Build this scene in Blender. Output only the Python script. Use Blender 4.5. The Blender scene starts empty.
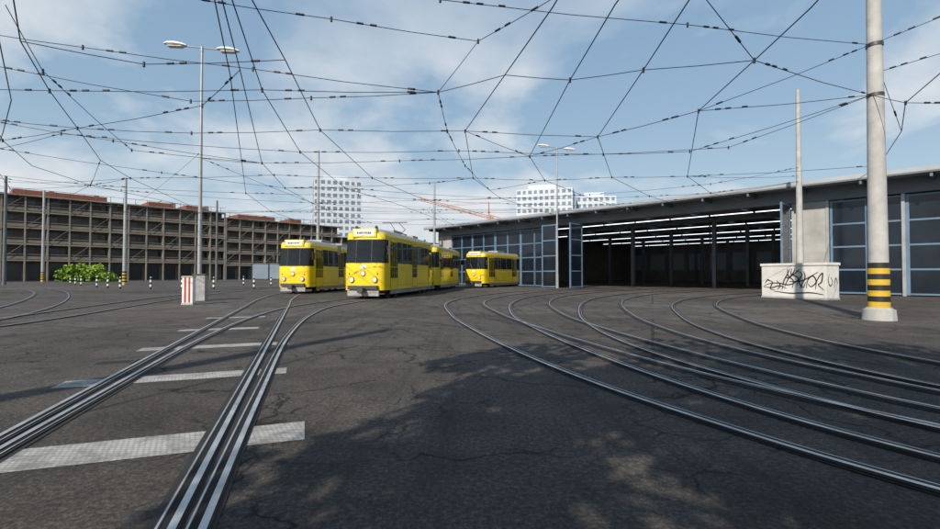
import bpy, math, random
from mathutils import Vector, Matrix
random.seed(7)
S=bpy.context.scene
S.view_settings.view_transform='Standard'; S.view_settings.look='None'; S.view_settings.exposure=0

# ---------------------------------------------------------------- materials
def newmat(name):
    m=bpy.data.materials.new(name); m.use_nodes=True
    nt=m.node_tree; b=nt.nodes['Principled BSDF']; return m,nt,b
def ramp(nt,fac,stops):
    r=nt.nodes.new('ShaderNodeValToRGB'); e=r.color_ramp.elements
    while len(e)<len(stops): e.new(0.5)
    for i,(p,c) in enumerate(stops):
        e[i].position=p; e[i].color=(c[0],c[1],c[2],1) if not isinstance(c,float) else (c,c,c,1)
    nt.links.new(fac,r.inputs[0]); return r.outputs[0]
def noise(nt,scale,detail=4,vec=None,rough=.55,dist=0):
    n=nt.nodes.new('ShaderNodeTexNoise'); n.inputs['Scale'].default_value=scale
    n.inputs['Detail'].default_value=detail; n.inputs['Roughness'].default_value=rough
    n.inputs['Distortion'].default_value=dist
    if vec is not None: nt.links.new(vec,n.inputs['Vector'])
    return n.outputs['Fac']
def mixc(nt,f,a,b,mode='MIX'):
    m=nt.nodes.new('ShaderNodeMix'); m.data_type='RGBA'; m.blend_type=mode
    for s,v in ((m.inputs[0],f),(m.inputs[6],a),(m.inputs[7],b)):
        if hasattr(v,'links'): nt.links.new(v,s)
        elif isinstance(v,(tuple,list)): s.default_value=(v[0],v[1],v[2],1)
        else: s.default_value=v
    return m.outputs[2]
def mat(name,col,rough=.6,metal=0,var=.25,scale=3.0,coat=0,bump=0,emit=None):
    m,nt,b=newmat(name)
    tc=nt.nodes.new('ShaderNodeTexCoord')
    n=noise(nt,scale,6,tc.outputs['Object'])
    lo=tuple(c*(1-var) for c in col); hi=tuple(min(1,c*(1+var*.6)) for c in col)
    nt.links.new(ramp(nt,n,[(.3,lo),(.7,hi)]),b.inputs['Base Color'])
    b.inputs['Roughness'].default_value=rough; b.inputs['Metallic'].default_value=metal
    if coat: b.inputs['Coat Weight'].default_value=coat; b.inputs['Coat Roughness'].default_value=.12
    if bump:
        bn=nt.nodes.new('ShaderNodeBump'); bn.inputs['Strength'].default_value=bump; bn.inputs['Distance'].default_value=.02
        nt.links.new(noise(nt,scale*12,4,tc.outputs['Object']),bn.inputs['Height']); nt.links.new(bn.outputs[0],b.inputs['Normal'])
    if emit: b.inputs['Emission Color'].default_value=(*emit[0],1); b.inputs['Emission Strength'].default_value=emit[1]
    return m
M={}
M['yellow']=mat('tram_yellow_paint',(.82,.60,.010),.32,0,.12,1.3,.4)
M['glass']=mat('dark_glass',(.012,.015,.018),.06,0,.2,2)
M['rubber']=mat('black_rubber',(.02,.02,.02),.6)
M['tgrey']=mat('grey_roof_paint',(.30,.31,.30),.55,0,.2,2)
M['dgrey']=mat('dark_grey_metal',(.07,.07,.075),.5,.3)
M['skirt']=mat('light_grey_metal',(.34,.34,.34),.5,.1,.35,4)
M['white']=mat('white_paint',(.78,.78,.76),.5,0,.08)
M['lampglass']=mat('headlight_glass',(.75,.75,.7),.12,.2,.05)
M['red']=mat('red_paint',(.55,.03,.02),.4,0,.2)
M['wheel']=mat('wheel_steel',(.10,.085,.075),.6,.5)
M['polegal']=mat('galvanised_steel',(.36,.38,.39),.45,.35,.15,2)
M['poledark']=mat('weathered_steel',(.13,.14,.145),.6,.3,.2,2)
M['concrete']=mat('pole_concrete',(.42,.42,.41),.8,0,.22,2.2,0,.3)
M['blackp']=mat('black_paint',(.02,.02,.02),.5)
M['yellowp']=mat('warning_yellow',(.62,.40,.03),.5,0,.2)
M['wire']=mat('wire_black',(.016,.017,.02),.6)
M['boxwhite']=mat('render_white',(.66,.65,.61),.85,0,.18,1.2,0,.3)
M['spray']=mat('spray_paint',(.015,.015,.018),.6)
M['fascia']=mat('fascia_metal',(.15,.17,.19),.5,.2,.2,.6)
M['roofedge']=mat('roof_edge_metal',(.38,.40,.43),.45,.2,.15,.6)
M['wallgrey']=mat('depot_wall_render',(.38,.38,.37),.85,0,.25,.8,0,.3)
M['bluef']=mat('blue_door_frame',(.12,.20,.30),.4,0,.2,1)
M['doorglass']=mat('door_glass',(.012,.018,.028),.12,0,.4,.7)
M['intdark']=mat('depot_inner_wall',(.24,.215,.19),.85,0,.3,.5)
M['ceil']=mat('depot_ceiling',(.20,.21,.21),.8,0,.2,.5)
M['steel']=mat('beam_steel',(.13,.16,.19),.6,.2)
M['tube']=mat('lamp_tube',(.8,.8,.8),.5,0,.05,1,0,0,((.85,.93,1.0),2.6))
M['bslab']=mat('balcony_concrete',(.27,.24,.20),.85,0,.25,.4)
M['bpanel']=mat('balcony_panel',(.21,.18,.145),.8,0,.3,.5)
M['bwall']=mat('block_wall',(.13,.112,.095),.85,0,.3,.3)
M['bwin']=mat('block_window',(.03,.035,.04),.2,0,.5,.3)
M['brick']=mat('red_brick',(.25,.085,.055),.85,0,.25,.5)
M['lblue']=mat('pale_blue_panel',(.32,.40,.46),.6,0,.15,.3)
M['tower']=mat('tower_render',(.55,.60,.66),.8,0,.08,.1)
M['towin']=mat('tower_window',(.17,.23,.29),.3,0,.4,.08)
M['crane']=mat('crane_orange',(.50,.22,.11),.6)
M['bark']=mat('bark',(.09,.065,.045),.9,0,.4,6,0,.6)
M['iron']=mat('cast_iron',(.09,.088,.085),.6,.4,.3,9,0,.5)

def leafmat(name,c):
    m,nt,b=newmat(name); tc=nt.nodes.new('ShaderNodeTexCoord')
    n=noise(nt,1.2,3,tc.outputs['Object'])
    nt.links.new(ramp(nt,n,[(.3,tuple(x*.6 for x in c)),(.7,tuple(x*1.4 for x in c))]),b.inputs['Base Color'])
    b.inputs['Roughness'].default_value=.6; return m
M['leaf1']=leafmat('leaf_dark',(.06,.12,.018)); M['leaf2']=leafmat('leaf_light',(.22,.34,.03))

# asphalt
m,nt,b=newmat('asphalt'); M['asphalt']=m
tc=nt.nodes.new('ShaderNodeTexCoord'); V=tc.outputs['Object']
big=ramp(nt,noise(nt,.16,6,V,.62,.6),[(.32,(.070,.060,.053)),(.5,(.100,.088,.079)),(.68,(.132,.118,.107))])
mid=ramp(nt,noise(nt,1.3,8,V,.7,.3),[(.28,.6),(.72,1.3)])
fine=ramp(nt,noise(nt,26,6,V,.9),[(.32,.22),(.5,.95),(.66,2.4)])
c=mixc(nt,1,big,mid,'MULTIPLY'); c=mixc(nt,1,c,fine,'MULTIPLY')
def cracks(scale,width,mscale,lo,hi,warp):
    nz=nt.nodes.new('ShaderNodeTexNoise'); nz.inputs['Scale'].default_value=2.2; nz.inputs['Detail'].default_value=8; nt.links.new(V,nz.inputs['Vector'])
    vm=nt.nodes.new('ShaderNodeVectorMath'); vm.operation='MULTIPLY_ADD'; nt.links.new(nz.outputs['Color'],vm.inputs[0]); vm.inputs[1].default_value=(warp,warp,0); nt.links.new(V,vm.inputs[2])
    vo=nt.nodes.new('ShaderNodeTexVoronoi'); vo.feature='DISTANCE_TO_EDGE'; vo.inputs['Scale'].default_value=scale; nt.links.new(vm.outputs[0],vo.inputs['Vector'])
    ck=ramp(nt,vo.outputs['Distance'],[(.0,1.0),(width,.0)])
    ckm=ramp(nt,noise(nt,mscale,3,V),[(lo,.0),(hi,1.0)])
    return mixc(nt,1,ck,ckm,'MULTIPLY')
c=mixc(nt,cracks(.45,.014,.5,.44,.52,.9),c,(.012,.011,.010))
c=mixc(nt,cracks(2.1,.045,.8,.52,.60,.5),c,(.018,.017,.016))
bt=nt.nodes.new('ShaderNodeTexBrick'); bt.inputs['Scale'].default_value=.11; bt.inputs['Mortar Size'].default_value=.004; bt.inputs['Brick Width'].default_value=1.1; bt.inputs['Row Height'].default_value=.8
bt.inputs['Color1'].default_value=(.84,.84,.85,1); bt.inputs['Color2'].default_value=(1.12,1.11,1.1,1); bt.inputs['Mortar'].default_value=(.5,.5,.5,1)
mp_=nt.nodes.new('ShaderNodeMapping'); mp_.inputs['Rotation'].default_value=(0,0,.37); nt.links.new(V,mp_.inputs[0]); nt.links.new(mp_.outputs[0],bt.inputs['Vector'])
c=mixc(nt,1,c,bt.outputs['Color'],'MULTIPLY')
st=nt.nodes.new('ShaderNodeMapping'); st.inputs['Scale'].default_value=(3.2,.16,1); st.inputs['Rotation'].default_value=(0,0,.5); nt.links.new(V,st.inputs[0])
sf=ramp(nt,noise(nt,.9,5,st.outputs[0],.6,.5),[(.54,.0),(.68,.5)])
c=mixc(nt,sf,c,(.035,.032,.03))
sp=ramp(nt,noise(nt,7,6,V,.75),[(.62,.0),(.74,.4)])
c=mixc(nt,sp,c,(.20,.185,.165))
nt.links.new(c,b.inputs['Base Color']); b.inputs['Roughness'].default_value=.88
b.inputs['Specular IOR Level'].default_value=.25
bn=nt.nodes.new('ShaderNodeBump'); bn.inputs['Strength'].default_value=.9; bn.inputs['Distance'].default_value=.02
nt.links.new(noise(nt,40,5,V,.85),bn.inputs['Height']); nt.links.new(bn.outputs[0],b.inputs['Normal'])

# worn road paint
m,nt,b=newmat('worn_road_paint'); M['roadpaint']=m
tc=nt.nodes.new('ShaderNodeTexCoord'); V=tc.outputs['Object']
br=nt.nodes.new('ShaderNodeTexBrick'); br.inputs['Scale'].default_value=14; nt.links.new(V,br.inputs['Vector'])
br.inputs['Brick Width'].default_value=.6; br.inputs['Row Height'].default_value=.5; br.inputs['Mortar Size'].default_value=.07
br.inputs['Color1'].default_value=(.52,.51,.48,1); br.inputs['Color2'].default_value=(.44,.43,.41,1); br.inputs['Mortar'].default_value=(.26,.25,.24,1)
wear=ramp(nt,noise(nt,3.5,8,V,.75),[(.44,.0),(.60,.85)])
c=mixc(nt,wear,br.outputs['Color'],(.17,.16,.15)); nt.links.new(c,b.inputs['Base Color']); b.inputs['Roughness'].default_value=.8
M['railhead']=mat('rail_steel',(.58,.57,.56),.34,.7,.35,4)
M['raildark']=mat('rail_bitumen',(.028,.025,.023),.75,0,.35,3)
M['railrust']=mat('rail_side',(.075,.06,.05),.65,.4,.4,5)
M['groove']=mat('rail_groove',(.008,.008,.008),.9)

# ---------------------------------------------------------------- mesh builder
class MB:
    def __init__(s): s.v=[]; s.f=[]
    def poly(s,pts):
        n=len(s.v); s.v+= [tuple(p) for p in pts]; s.f.append(list(range(n,n+len(pts))))
    def box(s,x0,x1,y0,y1,z0,z1):
        n=len(s.v); s.v+=[(x,y,z) for z in (z0,z1) for x,y in ((x0,y0),(x1,y0),(x1,y1),(x0,y1))]
        for q in ((3,2,1,0),(4,5,6,7),(0,1,5,4),(1,2,6,5),(2,3,7,6),(3,0,4,7)): s.f.append([n+i for i in q])
    def cyl(s,p0,p1,r0,r1=None,n=8,cap=True):
        if r1 is None: r1=r0
        p0=Vector(p0);p1=Vector(p1);d=(p1-p0)
        if d.length<1e-6: return
        d.normalize(); a=d.orthogonal().normalized(); bb=d.cross(a); k=len(s.v)
        for p,r in ((p0,r0),(p1,r1)):
            for i in range(n):
                t=2*math.pi*i/n; s.v.append(tuple(p+a*math.cos(t)*r+bb*math.sin(t)*r))
        for i in range(n):
            j=(i+1)%n; s.f.append([k+i,k+j,k+n+j,k+n+i])
        if cap: s.f.append([k+i for i in range(n)][::-1]); s.f.append([k+n+i for i in range(n)])
    def tube(s,pts,r,n=5):
        for a,b2 in zip(pts,pts[1:]): s.cyl(a,b2,r,r,n,False)
    def rings(s,rings,closed=True,capb=True,capt=True):
        k=len(s.v); n=len(rings[0])
        for r in rings: s.v+=[tuple(p) for p in r]
        for a in range(len(rings)-1):
            for i in range(n if closed else n-1):
                j=(i+1)%n; s.f.append([k+a*n+i,k+a*n+j,k+(a+1)*n+j,k+(a+1)*n+i])
        if capb: s.f.append([k+i for i in range(n)][::-1])
        if capt: s.f.append([k+(len(rings)-1)*n+i for i in range(n)])
    def obj(s,name,mt,parent=None,smooth=False,bevel=0):
        me=bpy.data.meshes.new(name); me.from_pydata(s.v,[],s.f); me.update()
        o=bpy.data.objects.new(name,me); S.collection.objects.link(o)
        for x in (mt if isinstance(mt,list) else [mt]): me.materials.append(M[x])
        if smooth:
            for p in me.polygons: p.use_smooth=True
            es=o.modifiers.new('es','EDGE_SPLIT'); es.split_angle=math.radians(38)
        if bevel:
            bv=o.modifiers.new('bv','BEVEL'); bv.width=bevel; bv.segments=2; bv.limit_method='ANGLE'
        if parent: o.parent=parent
        return o
def empty(name,loc=(0,0,0),rot=0,scale=(1,1,1)):
    e=bpy.data.objects.new(name,None); S.collection.objects.link(e)
    e.location=loc; e.rotation_euler=(0,0,rot); e.scale=scale; e.empty_display_size=.2; return e
def catmull(pts,n=10):
    P=[Vector(p) for p in pts]; P=[P[0]*2-P[1]]+P+[P[-1]*2-P[-2]]; out=[]
    for i in range(1,len(P)-2):
        for k in range(n):
            t=k/n; a,b_,c_,d=P[i-1],P[i],P[i+1],P[i+2]
            out.append(.5*((2*b_)+(c_-a)*t+(2*a-5*b_+4*c_-d)*t*t+(3*b_-a-3*c_+d)*t**3))
    out.append(P[-2]); return out

# ---------------------------------------------------------------- ground
g=MB(); g.poly([(-900,-300,0),(900,-300,0),(900,1500,0),(-900,1500,0)]); g.obj('ground','asphalt')

# ---------------------------------------------------------------- tracks
def ribbon(mb,pts,off,w,z):
    L=[];R=[]
    for i,p in enumerate(pts):
        a=pts[max(0,i-1)]; b_=pts[min(len(pts)-1,i+1)]; d=(b_-a); d=Vector((d.x,d.y)).normalized()
        nx,ny=d.y,-d.x
        L.append((p.x+nx*(off-w/2),p.y+ny*(off-w/2),z)); R.append((p.x+nx*(off+w/2),p.y+ny*(off+w/2),z))
    k=len(mb.v); n=len(L); mb.v+=L+R
    for i in range(n-1): mb.f.append([k+i,k+n+i,k+n+i+1,k+i+1])
G=1.6
tracks=[
 (-.8,[(1.1,-7.5),(-.6,-2.6),(-1.7,0.5),(-3.2,4.75),(-5.35,10.9),(-7.9,18.2),(-10.0,24.3),(-11.7,31),(-12.0,40),(-11,52)]),
 (-.8,[(1.3,-7.5),(-.45,-2.6),(-1.56,0.5),(-3.0,4.75),(-4.55,9.6),(-5.75,14.5),(-6.25,19),(-5.5,24.4),(-3.9,35),(-2.0,47)]),
 (-.8,[(-12.6,-3),(-12.3,3),(-12.4,8),(-14.4,13.8),(-20,22),(-29,32.5),(-38,41)]),
 (-.8,[(-12.0,-3),(-11.9,3),(-11.9,8),(-12.6,13),(-14.4,19),(-16.6,27),(-18.4,38),(-19,50)]),
 (0,[(7,-2.5),(4.2,.9),(2.76,2.86),(2.05,4.18),(1.42,5.7),(.78,7.83),(.08,10.9),(-.6,14.9),(-1.0,21),(0.2,27),(3,33.5),(7.5,39.5),(12,43.6),(35,64)]),
 (0,[(7.6,-1.9),(4.9,.9),(3.3,3.25),(2.55,5.1),(2.0,7.6),(1.55,11),(1.35,15),(1.9,21),(3.6,27),(7,33),(11.5,38),(14,40.3),(37,61)]),
 (0,[(8.6,-1.6),(5.8,.8),(4.0,3.7),(3.35,5.6),(2.95,8),(2.95,11),(3.5,15),(5.06,21),(7.2,26),(11,31.5),(17.5,37.3),(40,57.7)]),
 (0,[(9.5,-1.2),(7.2,1.3),(5.6,4.6),(5.15,7),(5.3,10),(6.3,14),(8.9,20.5),(13,26.4),(20.5,33.2),(44,54.4)]),
]
tr=empty('tram_tracks')
md,mg,mh,ms=MB(),MB(),MB(),MB()
for i,(k,p) in enumerate(tracks):
    P=catmull([(a,b_,0) for a,b_ in p],10)
    e=i*.0009
    for side,o in ((0,k),(1,k+G)):
        s=1 if side==0 else -1
        ribbon(md,P,o+s*.02,.19,.006+e)
        ribbon(ms,P,o+s*.012,.125,.014+e)
        ribbon(mg,P,o+s*.022,.040,.022+e)
        ribbon(mh,P,o-s*.021,.042,.030+e)
        ribbon(mh,P,o+s*.052,.012,.030+e)
md.obj('bitumen_joint','raildark',tr); ms.obj('rail_flange','railrust',tr); mg.obj('rail_groove','groove',tr); mh.obj('rail_head','railhead',tr)

# painted bars
pb=MB()
for x,y,hx,hy in ((-3.07,3.34,1.8,.24),(-3.65,5.95,1.25,.2),(-4.55,8.5,1.2,.19),(-5.9,11.1,.85,.18),(-7.0,14.1,.8,.18)):
    c_,s_=.94,.335
    pb.poly([(x+a*c_-b_*s_,y+a*s_+b_*c_,.004) for a,b_ in ((-hx,-hy),(hx,-hy),(hx,hy),(-hx,hy))])
pb.obj('road_markings','roadpaint')
def cover(x,y,rot,w,d,name):
    P=empty(name,(x,y,0),rot); f=MB(); f.box(-w/2,w/2,-d/2,-d/2+.04,0,.012); f.box(-w/2,w/2,d/2-.04,d/2,0,.012); f.box(-w/2,-w/2+.04,-d/2+.04,d/2-.04,0,.012); f.box(w/2-.04,w/2,-d/2+.04,d/2-.04,0,.012); f.obj('frame','iron',P)
    s_=MB(); n=int((w-.1)/.05)
    for i in range(n): s_.box(-w/2+.055+i*.05,-w/2+.085+i*.05,-d/2+.045,d/2-.045,.002,.009)
    s_.obj('grate_bars','railrust',P)
cover(-5.2,6.9,.34,.5,.4,'drain_cover'); cover(-.2,12.5,.1,.55,.55,'drain_cover'); cover(-3.3,15.5,.3,.5,.5,'drain_cover')

# ---------------------------------------------------------------- trams
HALF=[(0,0),(.5,.012),(.84,.06),(1.0,.16),(1.09,.36),(1.16,.9),(1.2,1.7)]
def outline(L):
    f=catmull([(a,b_,0) for a,b_ in HALF],5)
    f=[Vector((p.x,p.y)) for p in f]
    m_=[Vector((1.2,1.7+(L-3.4)*t/12)) for t in range(1,12)]
    return f+m_+[Vector((p.x,L-p.y)) for p in reversed(f)]
class Shell:
    def __init__(s,L):
        s.L=L; s.o=outline(L); s.a=[0]
        for a,b_ in zip(s.o,s.o[1:]): s.a.append(s.a[-1]+(b_-a).length)
    def at(s,u):
        o,a=s.o,s.a; u=max(0,min(a[-1],u))
        for i in range(len(a)-1):
            if u<=a[i+1]+1e-9: break
        t=(u-a[i])/max(1e-9,a[i+1]-a[i]); p=o[i].lerp(o[i+1],t)
        def tang(j):
            q=o[min(j+1,len(o)-1)]-o[max(j-1,0)]
            if j==0 or j==len(o)-1: return Vector((1 if j==0 else -1,0))
            return q.normalized()
        d=tang(i).lerp(tang(i+1),t).normalized()
        return p,Vector((d.y,-d.x))
    def pt(s,u,z,off=0,side=1,inset=0):
        p,n=s.at(u); L=s.L
        x=p.x+n.x*off; y=p.y+n.y*off
        lean=max(0,z-1.5)*.13-max(0,1.0-z)*-.04
        wf=max(0,1-p.y/1.2); wb=max(0,1-(L-p.y)/1.2)
        y+=lean*wf-lean*wb
        x*=1-max(0,z-1.6)*.03
        if inset: x*=1-inset/1.2; y=L/2+(y-L/2)*(1-inset/(L/2))
        return (side*x,y,z)
    def ring(s,z,inset=0):
        us=s.a
        r=[s.pt(u,z,0,1,inset) for u in us]; l=[s.pt(u,z,0,-1,inset) for u in reversed(us[1:-1])]
        return r+l
    def patch(s,mb,u0,u1,z0,z1,off,side,n=None):
        n=n or (max(2,int((u1-u0)/.08)) if (u0<1.9 or u1>s.a[-1]-1.9) else 1)
        zs=[z0,(z0+z1)/2,z1]
        if side<0: us=[u1+(u0-u1)*i/n for i in range(n+1)]
        else: us=[u0+(u1-u0)*i/n for i in range(n+1)]
        mb.rings([[s.pt(u,z,off,side) for u in us] for z in zs],False,False,False)
def tram(loc,back,L=11.0,panto=True,zs=1.12,name='yellow_tram'):
    bd=Vector(back).normalized(); T=empty(name,(*loc,0),math.atan2(-bd.x,bd.y),(1,1,zs))
    sh=Shell(L); U=sh.a[-1]
    b=MB(); b.rings([sh.ring(z) for z in (.40,.6,1.0,1.5,1.9,2.4,2.8,2.93)]+[sh.ring(3.0,.03)],True,True,False)
    b.obj('body',['yellow'],T,True)
    r=MB(); r.rings([sh.ring(3.0,.028),sh.ring(3.07,.09),sh.ring(3.14,.22),sh.ring(3.19,.42),sh.ring(3.215,.75)],True,False,True)
    r.obj('roof',['tgrey'],T,True)
    t=MB()
    for sd in (1,-1):
        sh.patch(t,1.3,U-1.3,2.80,2.84,.022,sd,60)
        sh.patch(t,1.3,U-1.3,1.44,1.47,.018,sd,60)
    t.obj('trim_strips','yellow',T)
    t=MB()   # dark lines: lower skirt joint and panel joints
    for sd in (1,-1):
        sh.patch(t,.0,U,.60,.612,.004,sd,80)
        u=3.0
        while u<U-2.2: sh.patch(t,u,u+.010,.62,1.43,.004,sd,1); u+=1.55
    t.obj('panel_joints','rubber',T)
    gk,gl,dr=MB(),MB(),MB()
    def window(u0,u1,z0,z1,sd):
        sh.patch(gk,u0-.035,u1+.035,z0-.035,z1+.035,.008,sd); sh.patch(gl,u0,u1,z0,z1,.016,sd)
    for sd in (1,-1):
        for fl in (0,1):
            f=(lambda a:a) if not fl else (lambda a:U-a)
            for a,b2 in ((.0,.40),(.45,.96),(1.02,1.52)):
                lo,hi=sorted((f(a),f(b2)))
                if a==0:
                    sh.patch(gk,lo if not fl else lo-.03,hi+.03 if not fl else hi,1.62,2.70,.008,sd); sh.patch(gl,lo,hi,1.66,2.66,.016,sd)
                else: window(lo,hi,1.66,2.66,sd)
        u=1.78; seq=['D','W','W','W','D','W','W','W','D'] if sd>0 else ['W']*7
        span=U-2*1.78; dw=1.15
        nd=seq.count('D'); nw=seq.count('W'); ww=(span-nd*dw)/nw
        for q in seq:
            if q=='D':
                sh.patch(gk,u+.01,u+dw-.01,.45,2.74,.006,sd,1)
                for kx in range(4):
                    a=u+.04+kx*(dw-.08)/4; a2=a+(dw-.08)/4-.015
                    sh.patch(dr,a,a2,.47,2.72,.011,sd,1)
                    sh.patch(gl,a+.03,a2-.03,.95,2.62,.018,sd,1)
                u+=dw
            else:
                window(u+.07,u+ww-.07,1.68,2.64,sd)
                u+=ww
    lb=MB()
    for sd in (1,-1): sh.patch(lb,1.8,U-1.8,2.30,2.325,.021,sd)
    gk.obj('window_gaskets','rubber',T); gl.obj('window_glass','glass',T,True); dr.obj('folding_doors','yellow',T)
    lb.obj('window_transoms','dgrey',T)
    s=MB()
    for y in (2.3,L-2.3): s.box(-.85,.85,y-.95,y+.95,.22,.40)
    s.box(-.8,.8,L/2-1.5,L/2+1.5,.2,.395)
    s.obj('bogie_frames','dgrey',T)
    w=MB()
    for y in (2.3,L-2.3):
        for dy in (-.65,.65):
            for x in (-.74,.74): w.cyl((x-.06,y+dy,.31),(x+.06,y+dy,.31),.31,.31,18)
    w.obj('wheels','wheel',T,True)
    k=MB()
    for sd in (1,-1): k.box(*((1.0,1.13) if sd>0 else (-1.13,-1.0)),1.25,L-1.25,.20,.40)
    for y0,y1 in ((-.05,.1),(L-.1,L+.05)): k.box(-.85,.85,y0,y1,.14,.38)
    k.obj('skirts','skirt',T,False,.02)
    bp,hl,hr,rd,bo,bs,dk,bb_=MB(),MB(),MB(),MB(),MB(),MB(),MB(),MB()
    for e in (0,1):
        Y=(lambda y:y) if e==0 else (lambda y:L-y)
        def bx(mb,x0,x1,y0,y1,z0,z1):
            a,b2=sorted((Y(y0),Y(y1))); mb.box(x0,x1,a,b2,z0,z1)
        bx(bp,-.80,.80,-.14,.03,.44,.62)
        bx(bp,-.16,.16,-.42,-.10,.36,.52); bp.cyl((0,Y(-.5),.44),(0,Y(-.38),.44),.17,.17,14)
        for x in (-.62,.62):
            hr.cyl((x,Y(.06),.88),(x,Y(-.035),.88),.14,.14,20); hl.cyl((x,Y(-.035),.88),(x,Y(-.05),.88),.115,.115,20)
            rd.cyl((x*1.2,Y(.2),1.14),(x*1.2,Y(.035),1.14),.055,.055,14)
        hr.cyl((0,Y(.04),1.16),(0,Y(-.04),1.16),.13,.13,20); hl.cyl((0,Y(-.04),1.16),(0,Y(-.052),1.16),.105,.105,20)
        bx(bb_,-.17,.17,-.006,.03,1.38,1.53)
        bx(bo,-.66,.66,.12,.75,2.78,3.18)
        bx(bs,-.56,.56,.112,.12,2.85,3.12)
        xx=-.40
        for wd in (.07,.05,.08,.06,.03,.07,.06,.08,.05):
            bx(dk,xx,xx+wd,.108,.1115,2.94,3.03); xx+=wd+.028
        for x in (-.9,.9): hr.cyl((x*.6,Y(.5),3.16),(x*.6,Y(.42),3.30),.09,.07,12)
        for x in (-.12,.72): dk.cyl((x,Y(.0),1.6),(x-.30,Y(.06),2.15),.012,.012,5)
        for x in (-1,1):
            dk.cyl((x*1.08,Y(.35),2.35),(x*1.34,Y(.12),2.42),.014,.014,5)
            a,b2=sorted((x*1.28,x*1.44)); bx(dk,a,b2,.07,.13,2.0,2.42)
    bp.obj('bumpers_couplers','dgrey',T,False,.015); hl.obj('headlight_lenses','lampglass',T,True); hr.obj('headlight_rims','dgrey',T,True)
    bb_.obj('number_plates','white',T)
    rd.obj('tail_lights','red',T,True); bo.obj('destination_boxes','yellow',T,False,.04); bs.obj('destination_signs','white',T); dk.obj('wipers_mirrors_letters','blackp',T)
    q=MB(); q.box(-.55,.55,L*.30,L*.30+1.6,3.21,3.38); q.box(-.6,.6,L*.66,L*.66+1.2,3.21,3.36)
    q.obj('roof_resistors','tgrey',T,False,.03)
    if panto:
        p=MB(); y=L*.5
        for x in (-.5,.5):
            p.cyl((x,y-.6,3.3),(x,y+.6,3.3),.03)
            p.cyl((x,y-.5,3.32),(x*.7,y+.75,3.62),.02); p.cyl((x*.7,y+.75,3.62),(x*.55,y-.35,3.9),.016)
            p.cyl((x*.9,y-.5,3.2),(x*.9,y-.5,3.33),.04); p.cyl((x*.9,y+.5,3.2),(x*.9,y+.5,3.33),.04)
        p.cyl((-.8,y-.35,3.92),(.8,y-.35,3.92),.025)
        p.obj('pantograph','dgrey',T)
    return T
tram((-5.5,24.2),(.155,.988),11.0,True,1.15)
tram((-3.62,36.2),(.155,.988),10.6,False,1.12)
tram((-11.6,30.8),(.09,.996),11.0,True,1.12)
tram((.35,44.2),(.50,.866),13.0,False,1.08)

# ---------------------------------------------------------------- poles and lamps
def pole(name,x,y,h,r0,r1,mt,bands=False,foot=False,n=14):
    P=empty(name,(x,y,0)); m_=MB(); m_.cyl((0,0,0),(0,0,h),r0,r1,n); m_.obj('shaft',mt,P,True)
    if foot:
        f=MB(); f.cyl((0,0,0),(0,0,.30),r0*1.6,r0*1.5,24); f.cyl((0,0,.30),(0,0,.36),r0*1.35,r0*1.15,24); f.obj('foot','concrete',P,True)
    if bands:
        z0=.36 if foot else .15; a,b_=MB(),MB(); nb=8; hb=(1.62-z0)/nb
        for i in range(nb):
            rr=r0*1.01+.004
            (a if i%2 else b_).cyl((0,0,z0+i*hb),(0,0,z0+(i+1)*hb),rr,rr,n*2,False)
        a.obj('bands_black','blackp',P,True); b_.obj('bands_yellow','yellowp',P,True)
    return P
mp=pole('overhead_line_mast',11.6,13.35,12.0,.245,.15,'concrete',True,True,24)
m_=MB()
for z in (7.85,6.4): m_.cyl((0,0,z-.05),(0,0,z+.05),.205,.205,18)
m_.obj('clamps','dgrey',mp,True)
pole('overhead_line_mast',18.9,26.9,11.9,.20,.10,'concrete')
pole('overhead_line_mast',-40.8,55.5,12.7,.22,.14,'polegal',True)
pole('overhead_line_mast',-70,77,15,.24,.16,'polegal',True)
pole('overhead_line_mast',-55.5,56,13,.2,.13,'poledark')
pole('overhead_line_mast',-41,76,13.2,.2,.13,'poledark')
pole('overhead_line_mast',-16.2,50,14.5,.19,.12,'polegal')
pole('overhead_line_mast',-4.4,58,12.6,.2,.12,'polegal')
pole('overhead_line_mast',-10.2,-5.6,12,.25,.18,'concrete',True,True)
def lamp(x,y,h,ang,name='street_lamp'):
    P=empty(name,(x,y,0),ang); m_=MB()
    m_.cyl((0,0,0),(0,0,1.2),.14,.13,14); m_.cyl((0,0,1.2),(0,0,h),.105,.055,14)
    m_.cyl((-.95,0,h+.12),(.95,0,h-.02),.035,.035,8); m_.cyl((0,0,h-.15),(0,0,h+.1),.075,.075,10)
    m_.obj('mast','polegal',P,True)
    hd,gl=MB(),MB()
    for s in (-1,1):
        rs=[]
        for t,w,hh in ((.75,.09,.07),(.95,.2,.13),(1.3,.24,.16),(1.65,.19,.13),(1.85,.07,.06)):
            zc=h+.12*(-s)*t*.6+.05+.02
            rs.append([(s*t,w*math.cos(k*math.pi/6),zc+hh*math.sin(k*math.pi/6)*(1 if k<=6 else .45)) for k in range(12)])
        hd.rings(rs)
        zc=h+.12*(-s)*1.3*.6+.05-.075
        gl.box(*sorted((s*.95,s*1.65)),-.15,.15,zc-.03,zc+.02)
    hd.obj('lamp_heads','white',P,True); gl.obj('lamp_glass','lampglass',P,False,.02)
    return P
lamp(-13.7,23.8,12.8,.08)
lamp(8.1,43.6,13.0,.2)

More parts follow.
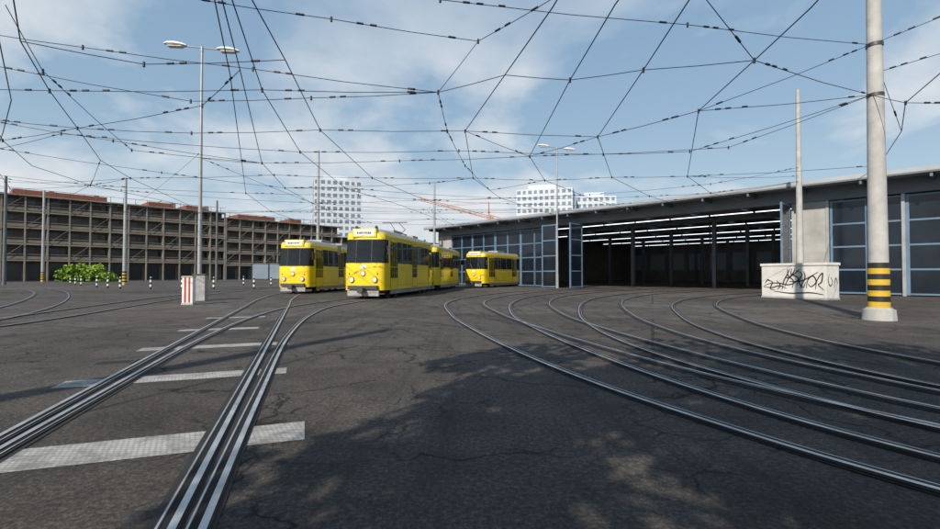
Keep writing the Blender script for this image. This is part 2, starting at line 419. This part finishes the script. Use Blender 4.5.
# ---------------------------------------------------------------- striped marker post & bollards
P=empty('striped_marker_post',(-11.95,20.0,0),.15,(.85,.85,.95))
c_=MB(); c_.box(-.27,.27,-.22,.22,.0,.10); c_.obj('plinth','concrete',P,False,.01)
a,b_=MB(),MB()
for i in range(5): (b_ if i%2 else a).box(-.24+i*.096,-.24+(i+1)*.096,-.19,.19,.10,1.22)
a.obj('white_stripes','white',P); b_.obj('red_stripes','red',P)
c_=MB(); c_.box(-.27,.27,-.22,.22,1.22,1.28); c_.obj('lid','skirt',P,False,.01)
P=empty('switch_cabinet',(-13.05,22.8,0),.15)
c_=MB(); c_.box(-.26,.26,-.2,.2,0,1.25); c_.obj('housing','skirt',P,False,.015)
c_=MB(); c_.box(-.3,.3,-.24,.24,1.25,1.31); c_.obj('lid','dgrey',P,False,.01)
for i,(x,y) in enumerate(((-30.5,41),(-33.5,43.5),(-36.5,46),(-27.5,40.5),(-24.5,40),(-21.8,40),(-18.6,40.5),(-43,52),(-47,56),(-51,60),(-22,52),(-26,54))):
    P=empty('bollard',(x,y,0)); a,b_=MB(),MB()
    for k in range(5): (a if k%2 else b_).cyl((0,0,k*.2),(0,0,(k+1)*.2),.075,.075,10)
    a.cyl((0,0,1.0),(0,0,1.05),.075,.03,10)
    a.obj('white_bands','white',P); b_.obj('black_bands','blackp',P)

# ---------------------------------------------------------------- graffiti block
ang=math.atan2(23.5-26.6,17.8-16.5)
P=empty('graffiti_block',(16.5,26.6,0),ang)
c_=MB(); c_.box(0,3.36,0,1.05,.08,1.74); c_.obj('block','boxwhite',P,False,.015)
c_=MB(); c_.box(-.05,3.41,-.05,1.10,1.74,1.88); c_.obj('cap','boxwhite',P,False,.015)
c_=MB(); c_.box(-.02,3.38,-.02,1.07,0,.08); c_.obj('base','concrete',P)
def stroke(mb,pts,w,fy,n=6):
    Q=catmull([(a,b_,0) for a,b_ in pts],n)
    L,R=[],[]
    for i,p in enumerate(Q):
        d=(Q[min(i+1,len(Q)-1)]-Q[max(0,i-1)]).normalized(); ww=w*(.5+.7*math.sin(math.pi*i/(len(Q)-1)))
        L.append((p.x-d.y*ww,p.y+d.x*ww)); R.append((p.x+d.y*ww,p.y-d.x*ww))
    k=len(mb.v); mb.v+=[fy(*q) for q in L]+[fy(*q) for q in R]; n_=len(L)
    for i in range(n_-1): mb.f.append([k+i,k+n_+i,k+n_+i+1,k+i+1])
gm=MB(); lay=[0]
def onface(a,b_): return (a,-.004-lay[0]*.0006,b_)
for st in ([(.1,.62),(.5,.78),(1.0,.80),(1.5,.72),(1.9,.9),(2.1,1.2)],[(.12,.58),(.6,.55),(1.0,.66),(1.4,.52)],[(.35,.95),(.62,.85),(.5,.5),(.75,.42)],
   [(.2,.78),(.35,.98),(.55,.9)],[(.85,.95),(1.05,.7),(.9,.45)],
   [(1.15,.45),(1.25,.9),(1.45,1.3),(1.6,1.62)],[(1.3,.62),(1.5,1.05),(1.75,1.35),(1.85,1.6)],[(1.45,1.6),(1.5,1.2),(1.75,.95),(1.7,.55)],[(1.7,1.62),(1.65,1.3),(2.0,1.1),(1.95,.7)],
   [(1.9,1.5),(2.2,1.3),(2.05,.9),(2.25,.6),(2.4,.9)],[(2.1,.55),(2.35,1.1),(2.3,1.45)],[(2.4,.55),(2.5,1.0),(2.75,1.2),(2.9,.9),(2.65,.65),(2.5,.8)],
   [(2.85,.5),(2.95,1.0),(3.2,1.35),(3.15,.9),(3.0,.75),(3.25,.5)],[(.7,.36),(1.6,.28),(2.6,.34),(3.25,.26)],[(1.55,.9),(2.2,.95),(3.0,1.4)],[(1.35,1.1),(1.6,1.15),(2.1,1.55)]):
    lay[0]+=1; stroke(gm,st,.027,onface)
for st in ([(.25,1.3),(.15,1.0),(.3,.7),(.5,.9),(.35,1.15)],[(.6,.6),(.75,1.1),(.9,.8)]):
    lay[0]+=1; stroke(gm,st,.022,lambda a,b_:(3.364+lay[0]*.0006,a,b_))
gm.obj('graffiti_paint','spray',P)

# ---------------------------------------------------------------- tram depot
D=empty('tram_depot_hall',(-3.8,60,0),math.atan2(-.74,.67))
XE=64; DP=46
a=MB(); a.box(-1.0,XE+1,-1.9,DP+1,6.95,7.2); a.obj('roof_slab','roofedge',D)
a=MB(); a.box(-1.0,XE+1,-1.885,-1.80,6.86,6.95); a.obj('roof_lip','fascia',D)
a=MB(); a.box(0,XE,-.15,.25,6.05,6.95)
a.obj('fascia_beam','fascia',D)
a=MB(); a.box(0,39.5,.27,DP,6.80,6.94); a.obj('ceiling','ceil',D)
a=MB()
for i in range(22):
    x=i*3.0; a.box(x-.06,x+.06,-1.8,-.15,6.62,6.95)
a.obj('canopy_brackets','steel',D)
a=MB(); a.box(38.1,40.0,0,.5,0,6.05); a.box(54.8,56.2,0,.5,0,6.05); a.box(0,2.2,0,.5,0,6.05); a.obj('front_piers','wallgrey',D)
a=MB(); a.box(0,XE,DP,DP+.4,0,6.95); a.box(-.4,0,0,DP,0,6.95); a.box(39.6,40.0,.5,DP,0,6.95); a.obj('inner_walls','intdark',D)
a=MB()
for y in (9,18,27,36,45):
    for x in (13.4,21.6,29.8,38.0): a.box(x-.16,x+.16,y-.16,y+.16,0,6.3)
    a.box(0,39.6,y-.15,y+.15,6.3,6.79)
for x in (5,9.5,13.4,17.5,21.6,25.7,29.8,33.9,38.0): a.box(x-.1,x+.1,.3,DP,6.45,6.7)
a.obj('columns_beams','steel',D)
a=MB()
for y in (4.5,13.5,22.5,31.5,40.5):
    x=4
    while x<38.5: a.box(x,x+3.2,y-.05,y+.05,6.22,6.27); x+=3.4
a.obj('fluorescent_tubes','tube',D)
a=MB()
for i in range(11):
    x=1+i*3.5; a.box(x,x+.14,DP-.06,DP-.003,0,5.2)
a.box(0,39,DP-.08,DP-.062,5.2,5.4); a.obj('rear_door_frames','bluef',D)
a=MB()
for i in range(10):
    x=1.4+i*3.5; a.box(x,x+2.6,DP-.05,DP-.01,2.0,4.8)
a.obj('rear_windows','lblue',D)
def gate(fr,gl,x0,x1,y,cols,rows,z1=6.0,ax='x'):
    t=.13
    def put(mb,a0,a1,z0,z2,dep0,dep1):
        if ax=='x': mb.box(a0,a1,y+dep0,y+dep1,z0,z2)
        else: mb.box(y+dep0,y+dep1,a0,a1,z0,z2)
    w=(x1-x0)/cols
    for i in range(cols+1):
        c0=x0+i*w; put(fr,c0-t/2,c0+t/2,.05,z1,-.06,.06)
    for j in range(rows+1):
        zc=.12+(z1-.2)*j/rows
        for i in range(cols): put(fr,x0+i*w+t/2,x0+(i+1)*w-t/2,zc-.05,zc+.05,-.045,.045)
    for i in range(cols): put(gl,x0+i*w+t/2,x0+(i+1)*w-t/2,.17,z1-.1,-.012,.012)
fr,gl=MB(),MB()
x=40.25
while x<54: gate(fr,gl,x,x+1.75,.12,1,4); gate(fr,gl,x+1.8,x+3.5,.12,1,4); x+=3.62
x=56.4
while x<62: gate(fr,gl,x,x+1.7,.12,1,4); gate(fr,gl,x+1.75,x+3.4,.12,1,4); x+=3.6
x=2.3
while x<17.3: gate(fr,gl,x,x+1.8,.12,1,4); gate(fr,gl,x+1.85,x+3.65,.12,1,4); x+=3.8
for xx in (18.2,21.4,38.0): gate(fr,gl,-1.9,-.1,xx,1,4,6.0,'y')
gate(fr,gl,18.25,19.9,-1.98,1,4)
fr.obj('door_frames','bluef',D); gl.obj('door_panes','doorglass',D)
a=MB()
for i in range(5): a.box(39.98+i*3.62,40.14+i*3.62,-.04,.3,0,6.05)
a.obj('door_posts','polegal',D)

# ---------------------------------------------------------------- apartment block on the left
A=empty('apartment_block',(-80,80,0),math.atan2(.738,.675))
def block(x0,x1,floors,gh,fh,dep):
    H=gh+floors*fh
    w,sl,pn,po,wi=MB(),MB(),MB(),MB(),MB()
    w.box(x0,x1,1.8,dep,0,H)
    for k in range(floors+1):
        z=gh+k*fh; sl.box(x0,x1,-.12 if k<floors else -.5,1.8,z-.22,z)
        if k<floors:
            x=x0
            while x<x1-.1:
                xx=min(x1,x+3.0); pn.box(x+.12,xx-.12,-.05,.03,z+.10,z+.62)
                pn.box(x+.12,xx-.12,-.05,.03,z+.90,z+1.0); x+=3.0
    x=x0
    i=0
    while x<=x1+.01:
        po.box(x-.11,x+.11,-.14,.12,0,H-.22)
        if i%3==0 and x<x1-1: po.box(x-.15,x+.15,.125,1.79,gh,H-.23)
        x+=3.0; i+=1
    for k in range(floors):
        z=gh+k*fh; x=x0+.4
        while x<x1-2.5:
            hh=random.choice((2.0,2.0,1.3)); wi.box(x,x+random.choice((1.0,1.2,1.4)),1.74,1.797,z+2.2-hh,z+2.2); x+=random.choice((3,1.5,3))
    x=x0+.5
    while x<x1-3: wi.box(x,x+2.2,1.74,1.797,.2,gh-.7); x+=3
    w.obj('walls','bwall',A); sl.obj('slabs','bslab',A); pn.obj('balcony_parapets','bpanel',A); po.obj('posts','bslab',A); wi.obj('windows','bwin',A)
    return H
H1=block(-30,36,4,3.8,2.85,14)
H2=block(36.3,66,4,3.4,2.7,14)
H3=block(66.3,110,3,3.4,2.7,14)
a=MB()
for x0,x1 in ((-22,-12),(1.5,15),(22,26.5),(29,33),(40,49),(53,56)): a.box(x0,x1,3,9,H1 if x1<36 else H2,(H1 if x1<36 else H2)+1.3)
a.obj('brick_penthouses','brick',A)
a=MB()
for x in range(-28,100,7):
    z=H1 if x<36 else (H2 if x<66 else H3); a.box(x,x+.8,9.5,10.5,z,z+2.3 if x%3 else z+1.3)
a.obj('chimneys','bslab',A)
a=MB()
for x in range(-29,66,2): a.box(x-.03,x+.03,-.3,-.24,H1 if x<36 else H2,(H1 if x<36 else H2)+1.0)
a.box(-30,36,-.3,-.24,H1+1,H1+1.06); a.box(36.1,66,-.3,-.24,H2+1,H2+1.06); a.obj('roof_railing','dgrey',A)
a=MB()
for i in range(-9,20):
    for k in range(4):
        if (i+k)%3==0: a.cyl((i*3,-.25,3.9+k*2.8),(i*3+3,-.25,3.9+(k+1)*2.8),.04,.04,4)
a.obj('braces','bslab',A)
W=empty('panel_fence',(-44.5,96,0),math.atan2(.6,.8))
a=MB()
for i in range(5): a.box(i*3.3,i*3.3+3.1,0,.15,.3,3.3)
a.obj('panels','lblue',W)
a=MB()
for i in range(6): a.box(i*3.3-.1,i*3.3,-.05,.2,0,3.5)
a.obj('posts','dgrey',W)

# ---------------------------------------------------------------- far towers, crane
def tower(x,y,w,d,h,rot,floors,cols,name='apartment_tower'):
    T=empty(name,(x,y,0),rot); a=MB(); a.box(-w/2,w/2,-d/2,d/2,0,h); a.box(-w*.3,w*.2,-d*.3,d*.3,h,h+2.6); a.obj('walls','tower',T)
    b=MB(); fh=h/floors
    for k in range(floors):
        z=k*fh+fh*.22
        for (n,L,fn) in ((cols,w,0),(max(2,int(cols*d/w)),d,1),(max(2,int(cols*d/w)),d,2)):
            cw=L/n
            for i in range(n):
                a0=-L/2+i*cw+cw*(.14 if (i+k)%2 else .2); a1=a0+cw*(.66 if (i+k)%2 else .52)
                if fn==0: b.box(a0,a1,-d/2-.06,-d/2+.1,z,z+fh*.55)
                elif fn==1: b.box(w/2-.1,w/2+.06,a0,a1,z,z+fh*.55)
                else: b.box(-w/2-.06,-w/2+.1,a0,a1,z,z+fh*.55)
    b.obj('windows','towin',T)
tower(-71,250,24,18,50,.35,15,8)
tower(40.5,250,29,16,45.5,-.28,14,10)
tower(70,262,21,16,43.5,-.2,13,7)
C=empty('tower_crane',(8,200,0)); a=MB()
def lattice(p0,p1,w,seg):
    p0=Vector(p0);p1=Vector(p1); d=p1-p0; up=Vector((0,0,1)) if abs(d.normalized().z)<.9 else Vector((1,0,0))
    s1=d.cross(up).normalized()*w; s2=s1.cross(d).normalized()*w
    cs=[s1+s2,s1-s2,-s1-s2,-s1+s2]
    for c_ in cs: a.cyl(p0+c_,p1+c_,.10,.10,4)
    for i in range(seg):
        for j in range(4): a.cyl(p0+d*i/seg+cs[j],p0+d*(i+1)/seg+cs[(j+1)%4],.06,.06,4)
lattice((0,0,0),(0,0,26),.7,12); lattice((2,0,25),(-30,0,33.5),.6,14); lattice((0,0,26),(7,0,24),.6,3); a.cyl((0,0,26),(0,0,32),.25); a.cyl((0,0,32),(-18,0,30.6),.06); a.box(5,7.5,-1,1,21.5,24)
a.obj('lattice','crane',C)

# ---------------------------------------------------------------- vegetation
def leaves(centres,n,size,mix=.5):
    A_,B_=MB(),MB()
    for (cx,cy,cz,r) in centres:
        for i in range(n):
            d=Vector((random.gauss(0,1),random.gauss(0,1),random.gauss(0,1))).normalized()*r*(random.random()**.45)
            p=Vector((cx,cy,cz))+d; s=size*random.uniform(.6,1.3)
            u=Vector((random.gauss(0,1),random.gauss(0,1),random.gauss(0,1))).normalized(); v=u.orthogonal().normalized()
            q=[p+u*s*.55,p+v*s*.36+u*.1*s,p-u*s*.55,p-v*s*.36+u*.1*s]
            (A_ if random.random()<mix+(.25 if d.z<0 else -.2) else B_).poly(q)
    return A_,B_
P=empty('bush'); cs=[]
for i in range(30):
    x=random.uniform(-3.9,3.9); cs.append((-65.3+x,80+random.uniform(-1.2,1.2),random.uniform(.7,2.5)*(1-.05*abs(x)),random.uniform(.7,1.15)))
A_,B_=leaves(cs,110,.42,.25); A_.obj('leaves_dark','leaf1',P); B_.obj('leaves_light','leaf2',P)
def tree(TX,TY,rx,ry,n,zc,per):
    P=empty('deciduous_tree'); t=MB()
    t.cyl((TX,TY,0),(TX+.1,TY,2.8),.30,.22,14); t.cyl((TX+.1,TY,2.8),(TX-.1,TY+.2,4.8),.22,.14,12); t.cyl((TX-.1,TY+.2,4.8),(TX,TY,zc+1.8),.14,.04,10)
    cs=[]
    for i in range(n):
        an=random.uniform(0,6.28); q=math.sqrt(random.random()); z=zc+random.uniform(-1.3,1.8)*(1-(q*.8)**2)
        cx,cy=TX+rx*q*math.cos(an),TY+ry*q*math.sin(an); cs.append((cx,cy,z,random.uniform(.4,.95)))
        z0=random.uniform(2.8,zc); mid=((TX+cx)/2,(TY+cy)/2,(z0+z)/2+.3); t.cyl((TX,TY+.1,z0),mid,.07,.04,7); t.cyl(mid,(cx,cy,z),.04,.012,6)
    t.obj('trunk_limbs','bark',P,True)
    A_,B_=leaves(cs,per,.22,.5); A_.obj('leaves_dark','leaf1',P); B_.obj('leaves_light','leaf2',P)
tree(-.3,-4.0,4.9,4.7,92,5.6,190)
tree(5.3,-5.2,4.4,4.2,66,5.5,190)

# ---------------------------------------------------------------- overhead wires
h=5.7; pm=(11.45,13.3,7.85); pl=(11.45,13.3,6.4); p2=(18.8,26.8,6.6)
Cw=[[(-3.59,6.5),(-3.98,7.46),(-4.96,10.05),(-8.25,18.55),(-9.47,23.97),(-9.79,29.05),(-9.9,40)],
[(-3.48,6.5),(-3.82,7.46),(-4.97,11.15),(-6.13,16.87),(-6.4,23.97),(-4.46,29.89),(-1.5,42)],
[(-3.22,6.5),(-3.5,7.46),(-3.8,9.58),(-4.58,14.28),(-4.49,21.46),(-2.68,27.87),(0.0,33.83),(6,44)],
[(1.52,6.72),(1.36,7.69),(0.77,10.31),(-0.15,14.38),(0.14,21.46),(1.74,27.13),(8,38),(12.5,42.5)],
[(2.46,6.72),(2.37,7.6),(2.27,10.58),(2.23,17.5),(3.51,22),(6.95,27.2),(11.2,32.5),(15.5,38)],
[(3.46,6.5),(3.52,7.46),(3.74,10.05),(4.1,15),(6.45,21.3),(10.15,26.5),(18.5,35.5)],
[(5.4,6.5),(5.64,7.7),(5.86,9.6),(6.17,12.6),(9.8,21.1),(13.1,25.5),(21.5,32.2)],
[(-6.67,6.7),(-7.33,7.46),(-8.5,8.8),(-10.1,11.2),(-11.85,14.1),(-14.3,18.1),(-15.6,21.5),(-18,30)],
[(-6.9,6.7),(-7.6,7.46),(-8.9,8.8),(-11.6,11.8),(-14.6,14.6),(-19,18.6),(-24,24.5),(-33,37)],
[(-11.9,11.2),(-15.4,15.4),(-17.8,19),(-18.8,23.2),(-18.4,28),(-18,40)],
[(-3.7,6.5),(-4.1,7.46),(-5.3,10.3),(-9.2,18.9),(-12.2,25.5),(-14,33),(-14.5,45)],
[(10,9.6),(11.2,12),(13.3,14.4),(16.6,19),(18.8,23.2),(23,29)]]
cw=MB(); ins=MB()
for l in Cw:
    pts=[Vector((x,y,h)) for x,y in l]
    d0=(pts[0]-pts[1]).normalized(); pts=[pts[0]+d0*12]+pts
    cw.tube(pts,.0115,5)
Sp=[
[(-6.1,9.5,7),(-3.1,10.4,7),(.2,11.4,7),(1.9,9.8,7.2),(4,6.5,7.6)],
[(-14,6.5,7.4),(-6.1,9.5,7)],
[(.2,11.4,7),(-.77,11.3,h),(-.7,14.4,h),(-.2,19,h),(1.05,24.6,h)],
[(-3,9,7.3),(-.64,10,7.2),(5.24,11.2,7.3),pm],
[(-11.5,11,7),(-9.4,11.3,6.8),(-5.4,11.6,6.4),(-.77,11.3,h)],
[(-12.7,12.2,6.8),(-7.6,12.7,6),(-4.15,12.2,5.9),(-.77,11.3,h)],
[(-14.4,13.8,5.9),(-11.85,14.1,h),(-8.7,14.6,h),(-4.58,14.28,h),(-.15,14.38,h),(4.1,15,h),(6.17,12.6,h),pl],
[(-16.4,15.7,6.5),(-12.6,16.5,6),(-8.25,18.55,h),(-2.8,18.6,5.8),(2.23,17.5,h),(9.4,17,5.9),pl],
[(-9.47,23.97,h),(-2,23.2,5.8),(.14,21.46,h),(3.51,22,h),(6.45,21.3,h),(9.8,21.1,h),(16.6,19,h)],
[(-19.8,19,6.5),(-14.3,21.7,6),(-9.47,23.97,h),(-6.4,23.97,h),(1.74,27.13,h),(6.95,27.2,h),(10.15,26.5,h),(13.1,25.5,h),p2],
[(-27.5,26.4,6.8),(-20.4,27.4,6.2),(-9.79,29.05,h),(-2.68,27.87,h),(1.74,27.13,h)],
[(3.2,8,7.2),(5.86,9.6,h),pl],
[(-8.5,8.8,h),(-7,10,5.8),(-3.8,9.58,h)],
[(-4.96,10.05,h),(-7,12.2,h),(-11.85,14.1,h)],
[(-9.5,9.5,6.8),(-9.9,10.8,6),(-12.3,17,5.8),(-8.25,18.55,h)],
[(.77,10.31,h),(2.27,10.58,h),(3.74,10.05,h),(5.86,9.6,h)],
[(-37.7,36,7),(-27.9,35.4,6.5),(-12.9,35.6,6),(0,33.83,h),(11.2,32.5,5.9),p2],
[pm,(6.17,12.6,h)],[pl,(11.2,12,h),(16,12.5,5.9)],[pm,(15.5,9.8,9)],[(11.45,13.3,7.0),(17,12.5,8.6)],[pm,(13.3,14.4,h)],
[(-55.5,56,9),(-16.2,50,8.2),(8.1,43.6,7.5)],[(-40.8,55.5,8.4),(-18,40,5.8),(-9.9,40,h),(-1.5,42,h),(8.1,43.6,7.0)],
[(-40.8,55.5,9),(-13.7,23.8,7.5)],[(-13.7,23.8,7.2),(-8.25,18.55,h)],[(-13.7,23.8,7.2),(-9.79,29.05,h),(-2.68,33,5.8),(8.1,43.6,7.5)],
[(-55.5,56,8),(-18.8,23.2,h),(-14.3,18.1,h)],[(-40.8,55.5,7.6),(-18.4,28,h)],[(-30,22,7),(-18.8,23.2,h),(-15.6,21.5,h)],
[(-20,12,7),(-15.4,15.4,h),(-11.85,14.1,h)],[(-45,45,7.5),(-16.2,50,8)],[(-70,77,9.5),(-41,76,9),(-16.2,50,8.8)],
[(18.8,26.8,7.4),(13.1,25.5,6.2),(6.95,27.2,5.9),(-2.68,27.87,h)],[(9.8,21.1,h),(18.8,26.8,6.9)],
[(-16,12.5,6.4),(-10.1,11.2,h),(-4.97,11.15,h),(-.77,11.3,h)],
[(-24,22,6.9),(-14,16,6.1),(-6.13,16.87,h),(-.4,16.7,h),(4.9,17.2,h),(7.9,16.8,h),pl],
[(-30,30,7.2),(-15.6,21.5,h),(-8.7,20.8,h),(-4.49,21.46,h),(.14,21.46,h)],
[(-34,33,7.4),(-18.8,23.2,h),(-12.2,25.5,h),(-6.2,26,h),(-2.68,27.87,h),(3,29.5,h),(8.9,29.8,h),(14,30.5,6.2)],
[(-26,44,7.2),(-14,33,h),(-9.8,32,h),(-3.5,33.5,h),(4,32,h),(11.2,32.5,h)],
[(-50,50,8.6),(-30,40,6.6),(-14.3,38,h),(-9.9,37,h),(-2.7,37.5,h),(3,38.5,h),(8,38,h)],
[(-16.2,50,9),(-9.9,40,h),(-2.7,37.5,h)],[(-4.4,58,9),(-1.5,42,h),(3,38.5,h),(11.2,32.5,h)],
[(-4.4,58,9.6),(8.1,43.6,8.6)],[(-16.2,50,9.6),(-4.4,58,9.4)],
[(.77,10.31,h),(-.77,11.3,h)],[(4.1,15,h),(2.23,17.5,h),(-.15,14.38,h)],[(6.17,12.6,h),(4.1,15,h)],[(6.45,21.3,h),(3.51,22,h),(1.05,24.6,h)],
]
sw=MB()
for l in Sp:
    pts=[]
    P3=[Vector(p) for p in l]
    for a_,b_ in zip(P3,P3[1:]):
        Ls=(b_-a_).length; n=max(2,int(Ls/2.5))
        for i in range(n):
            t_=i/n; q=a_.lerp(b_,t_); q.z-=.012*Ls*4*t_*(1-t_)*.6; pts.append(q)
        d=(b_-a_).normalized()
        if Ls>2.2:
            for o in ((.55,.85) if Ls<5 else (.5,.8,1.3)):
                q=a_+d*o; ins.cyl(q,q+d*.15,.025,.025,7)
            q=b_-d*.75; ins.cyl(q,q+d*.18,.025,.025,7)
    pts.append(P3[-1]); sw.tube(pts,.0088,5)
    for p in P3[1:-1]: ins.cyl(p-Vector((0,0,.06)),p+Vector((0,0,.05)),.026,.026,7)
OW=empty('overhead_wires')
cw.obj('contact_wires','wire',OW); sw.obj('span_wires','wire',OW); ins.obj('insulators','wire',OW)

# ---------------------------------------------------------------- light, sky, camera
el=math.radians(33); sd=Vector((.447*math.cos(el),.894*math.cos(el),-math.sin(el)))
sun=bpy.data.lights.new('sun','SUN'); sun.energy=5.0; sun.angle=math.radians(.5); sun.color=(1,.91,.78)
so=bpy.data.objects.new('sun',sun); S.collection.objects.link(so); so.rotation_euler=sd.to_track_quat('-Z','Y').to_euler(); so.location=(-20,-40,40)
w=bpy.data.worlds.new('World'); S.world=w; w.use_nodes=True; nt=w.node_tree
bg=nt.nodes['Background']; bg.inputs[1].default_value=.085
sk=nt.nodes.new('ShaderNodeTexSky'); sk.sky_type='NISHITA'; sk.sun_disc=False; sk.sun_elevation=el; sk.sun_rotation=math.radians(206.6)
sk.air_density=1.0; sk.dust_density=.6; sk.ozone_density=1.2
tc=nt.nodes.new('ShaderNodeTexCoord'); sep=nt.nodes.new('ShaderNodeSeparateXYZ'); nt.links.new(tc.outputs['Generated'],sep.inputs[0])
def mth(op,a_,b_=None):
    n=nt.nodes.new('ShaderNodeMath'); n.operation=op
    for i,v in enumerate((a_,b_)):
        if v is None: continue
        if hasattr(v,'links'): nt.links.new(v,n.inputs[i])
        else: n.inputs[i].default_value=v
    return n.outputs[0]
zz=mth('ADD',mth('MAXIMUM',sep.outputs[2],0.0),.34)
cv=nt.nodes.new('ShaderNodeCombineXYZ'); nt.links.new(mth('DIVIDE',sep.outputs[0],zz),cv.inputs[0]); nt.links.new(mth('DIVIDE',sep.outputs[1],zz),cv.inputs[1])
cv.inputs[2].default_value=3.7
nf=noise(nt,1.5,8,cv.outputs[0],.52,.2)
cm=ramp(nt,nf,[(.45,.0),(.52,.55),(.60,.95)])
up=ramp(nt,sep.outputs[2],[(.0,.6),(.10,1.0),(.34,.95),(.56,.25)])
cmf=mixc(nt,1,cm,up,'MULTIPLY')
shade=ramp(nt,noise(nt,3.2,6,cv.outputs[0],.6,.2),[(.3,(7.2,8.0,8.8)),(.7,(10.0,10.2,10.4))])
grad=ramp(nt,sep.outputs[2],[(.0,(.76,.87,.94)),(.10,(.60,.77,.90)),(.30,(.42,.62,.82)),(.7,(.24,.44,.70))])
g10=mixc(nt,1,grad,(10,10,10),'MULTIPLY')
base=mixc(nt,.75,sk.outputs[0],g10)
col=mixc(nt,cmf,base,shade)
nt.links.new(col,bg.inputs[0])
cam=bpy.data.cameras.new('camera'); co=bpy.data.objects.new('camera',cam); S.collection.objects.link(co); S.camera=co
cam.sensor_width=36; cam.lens=18; cam.clip_end=3000; cam.clip_start=.05
co.location=(0,0,1.3); co.rotation_euler=(math.radians(90+1.16),0,0)
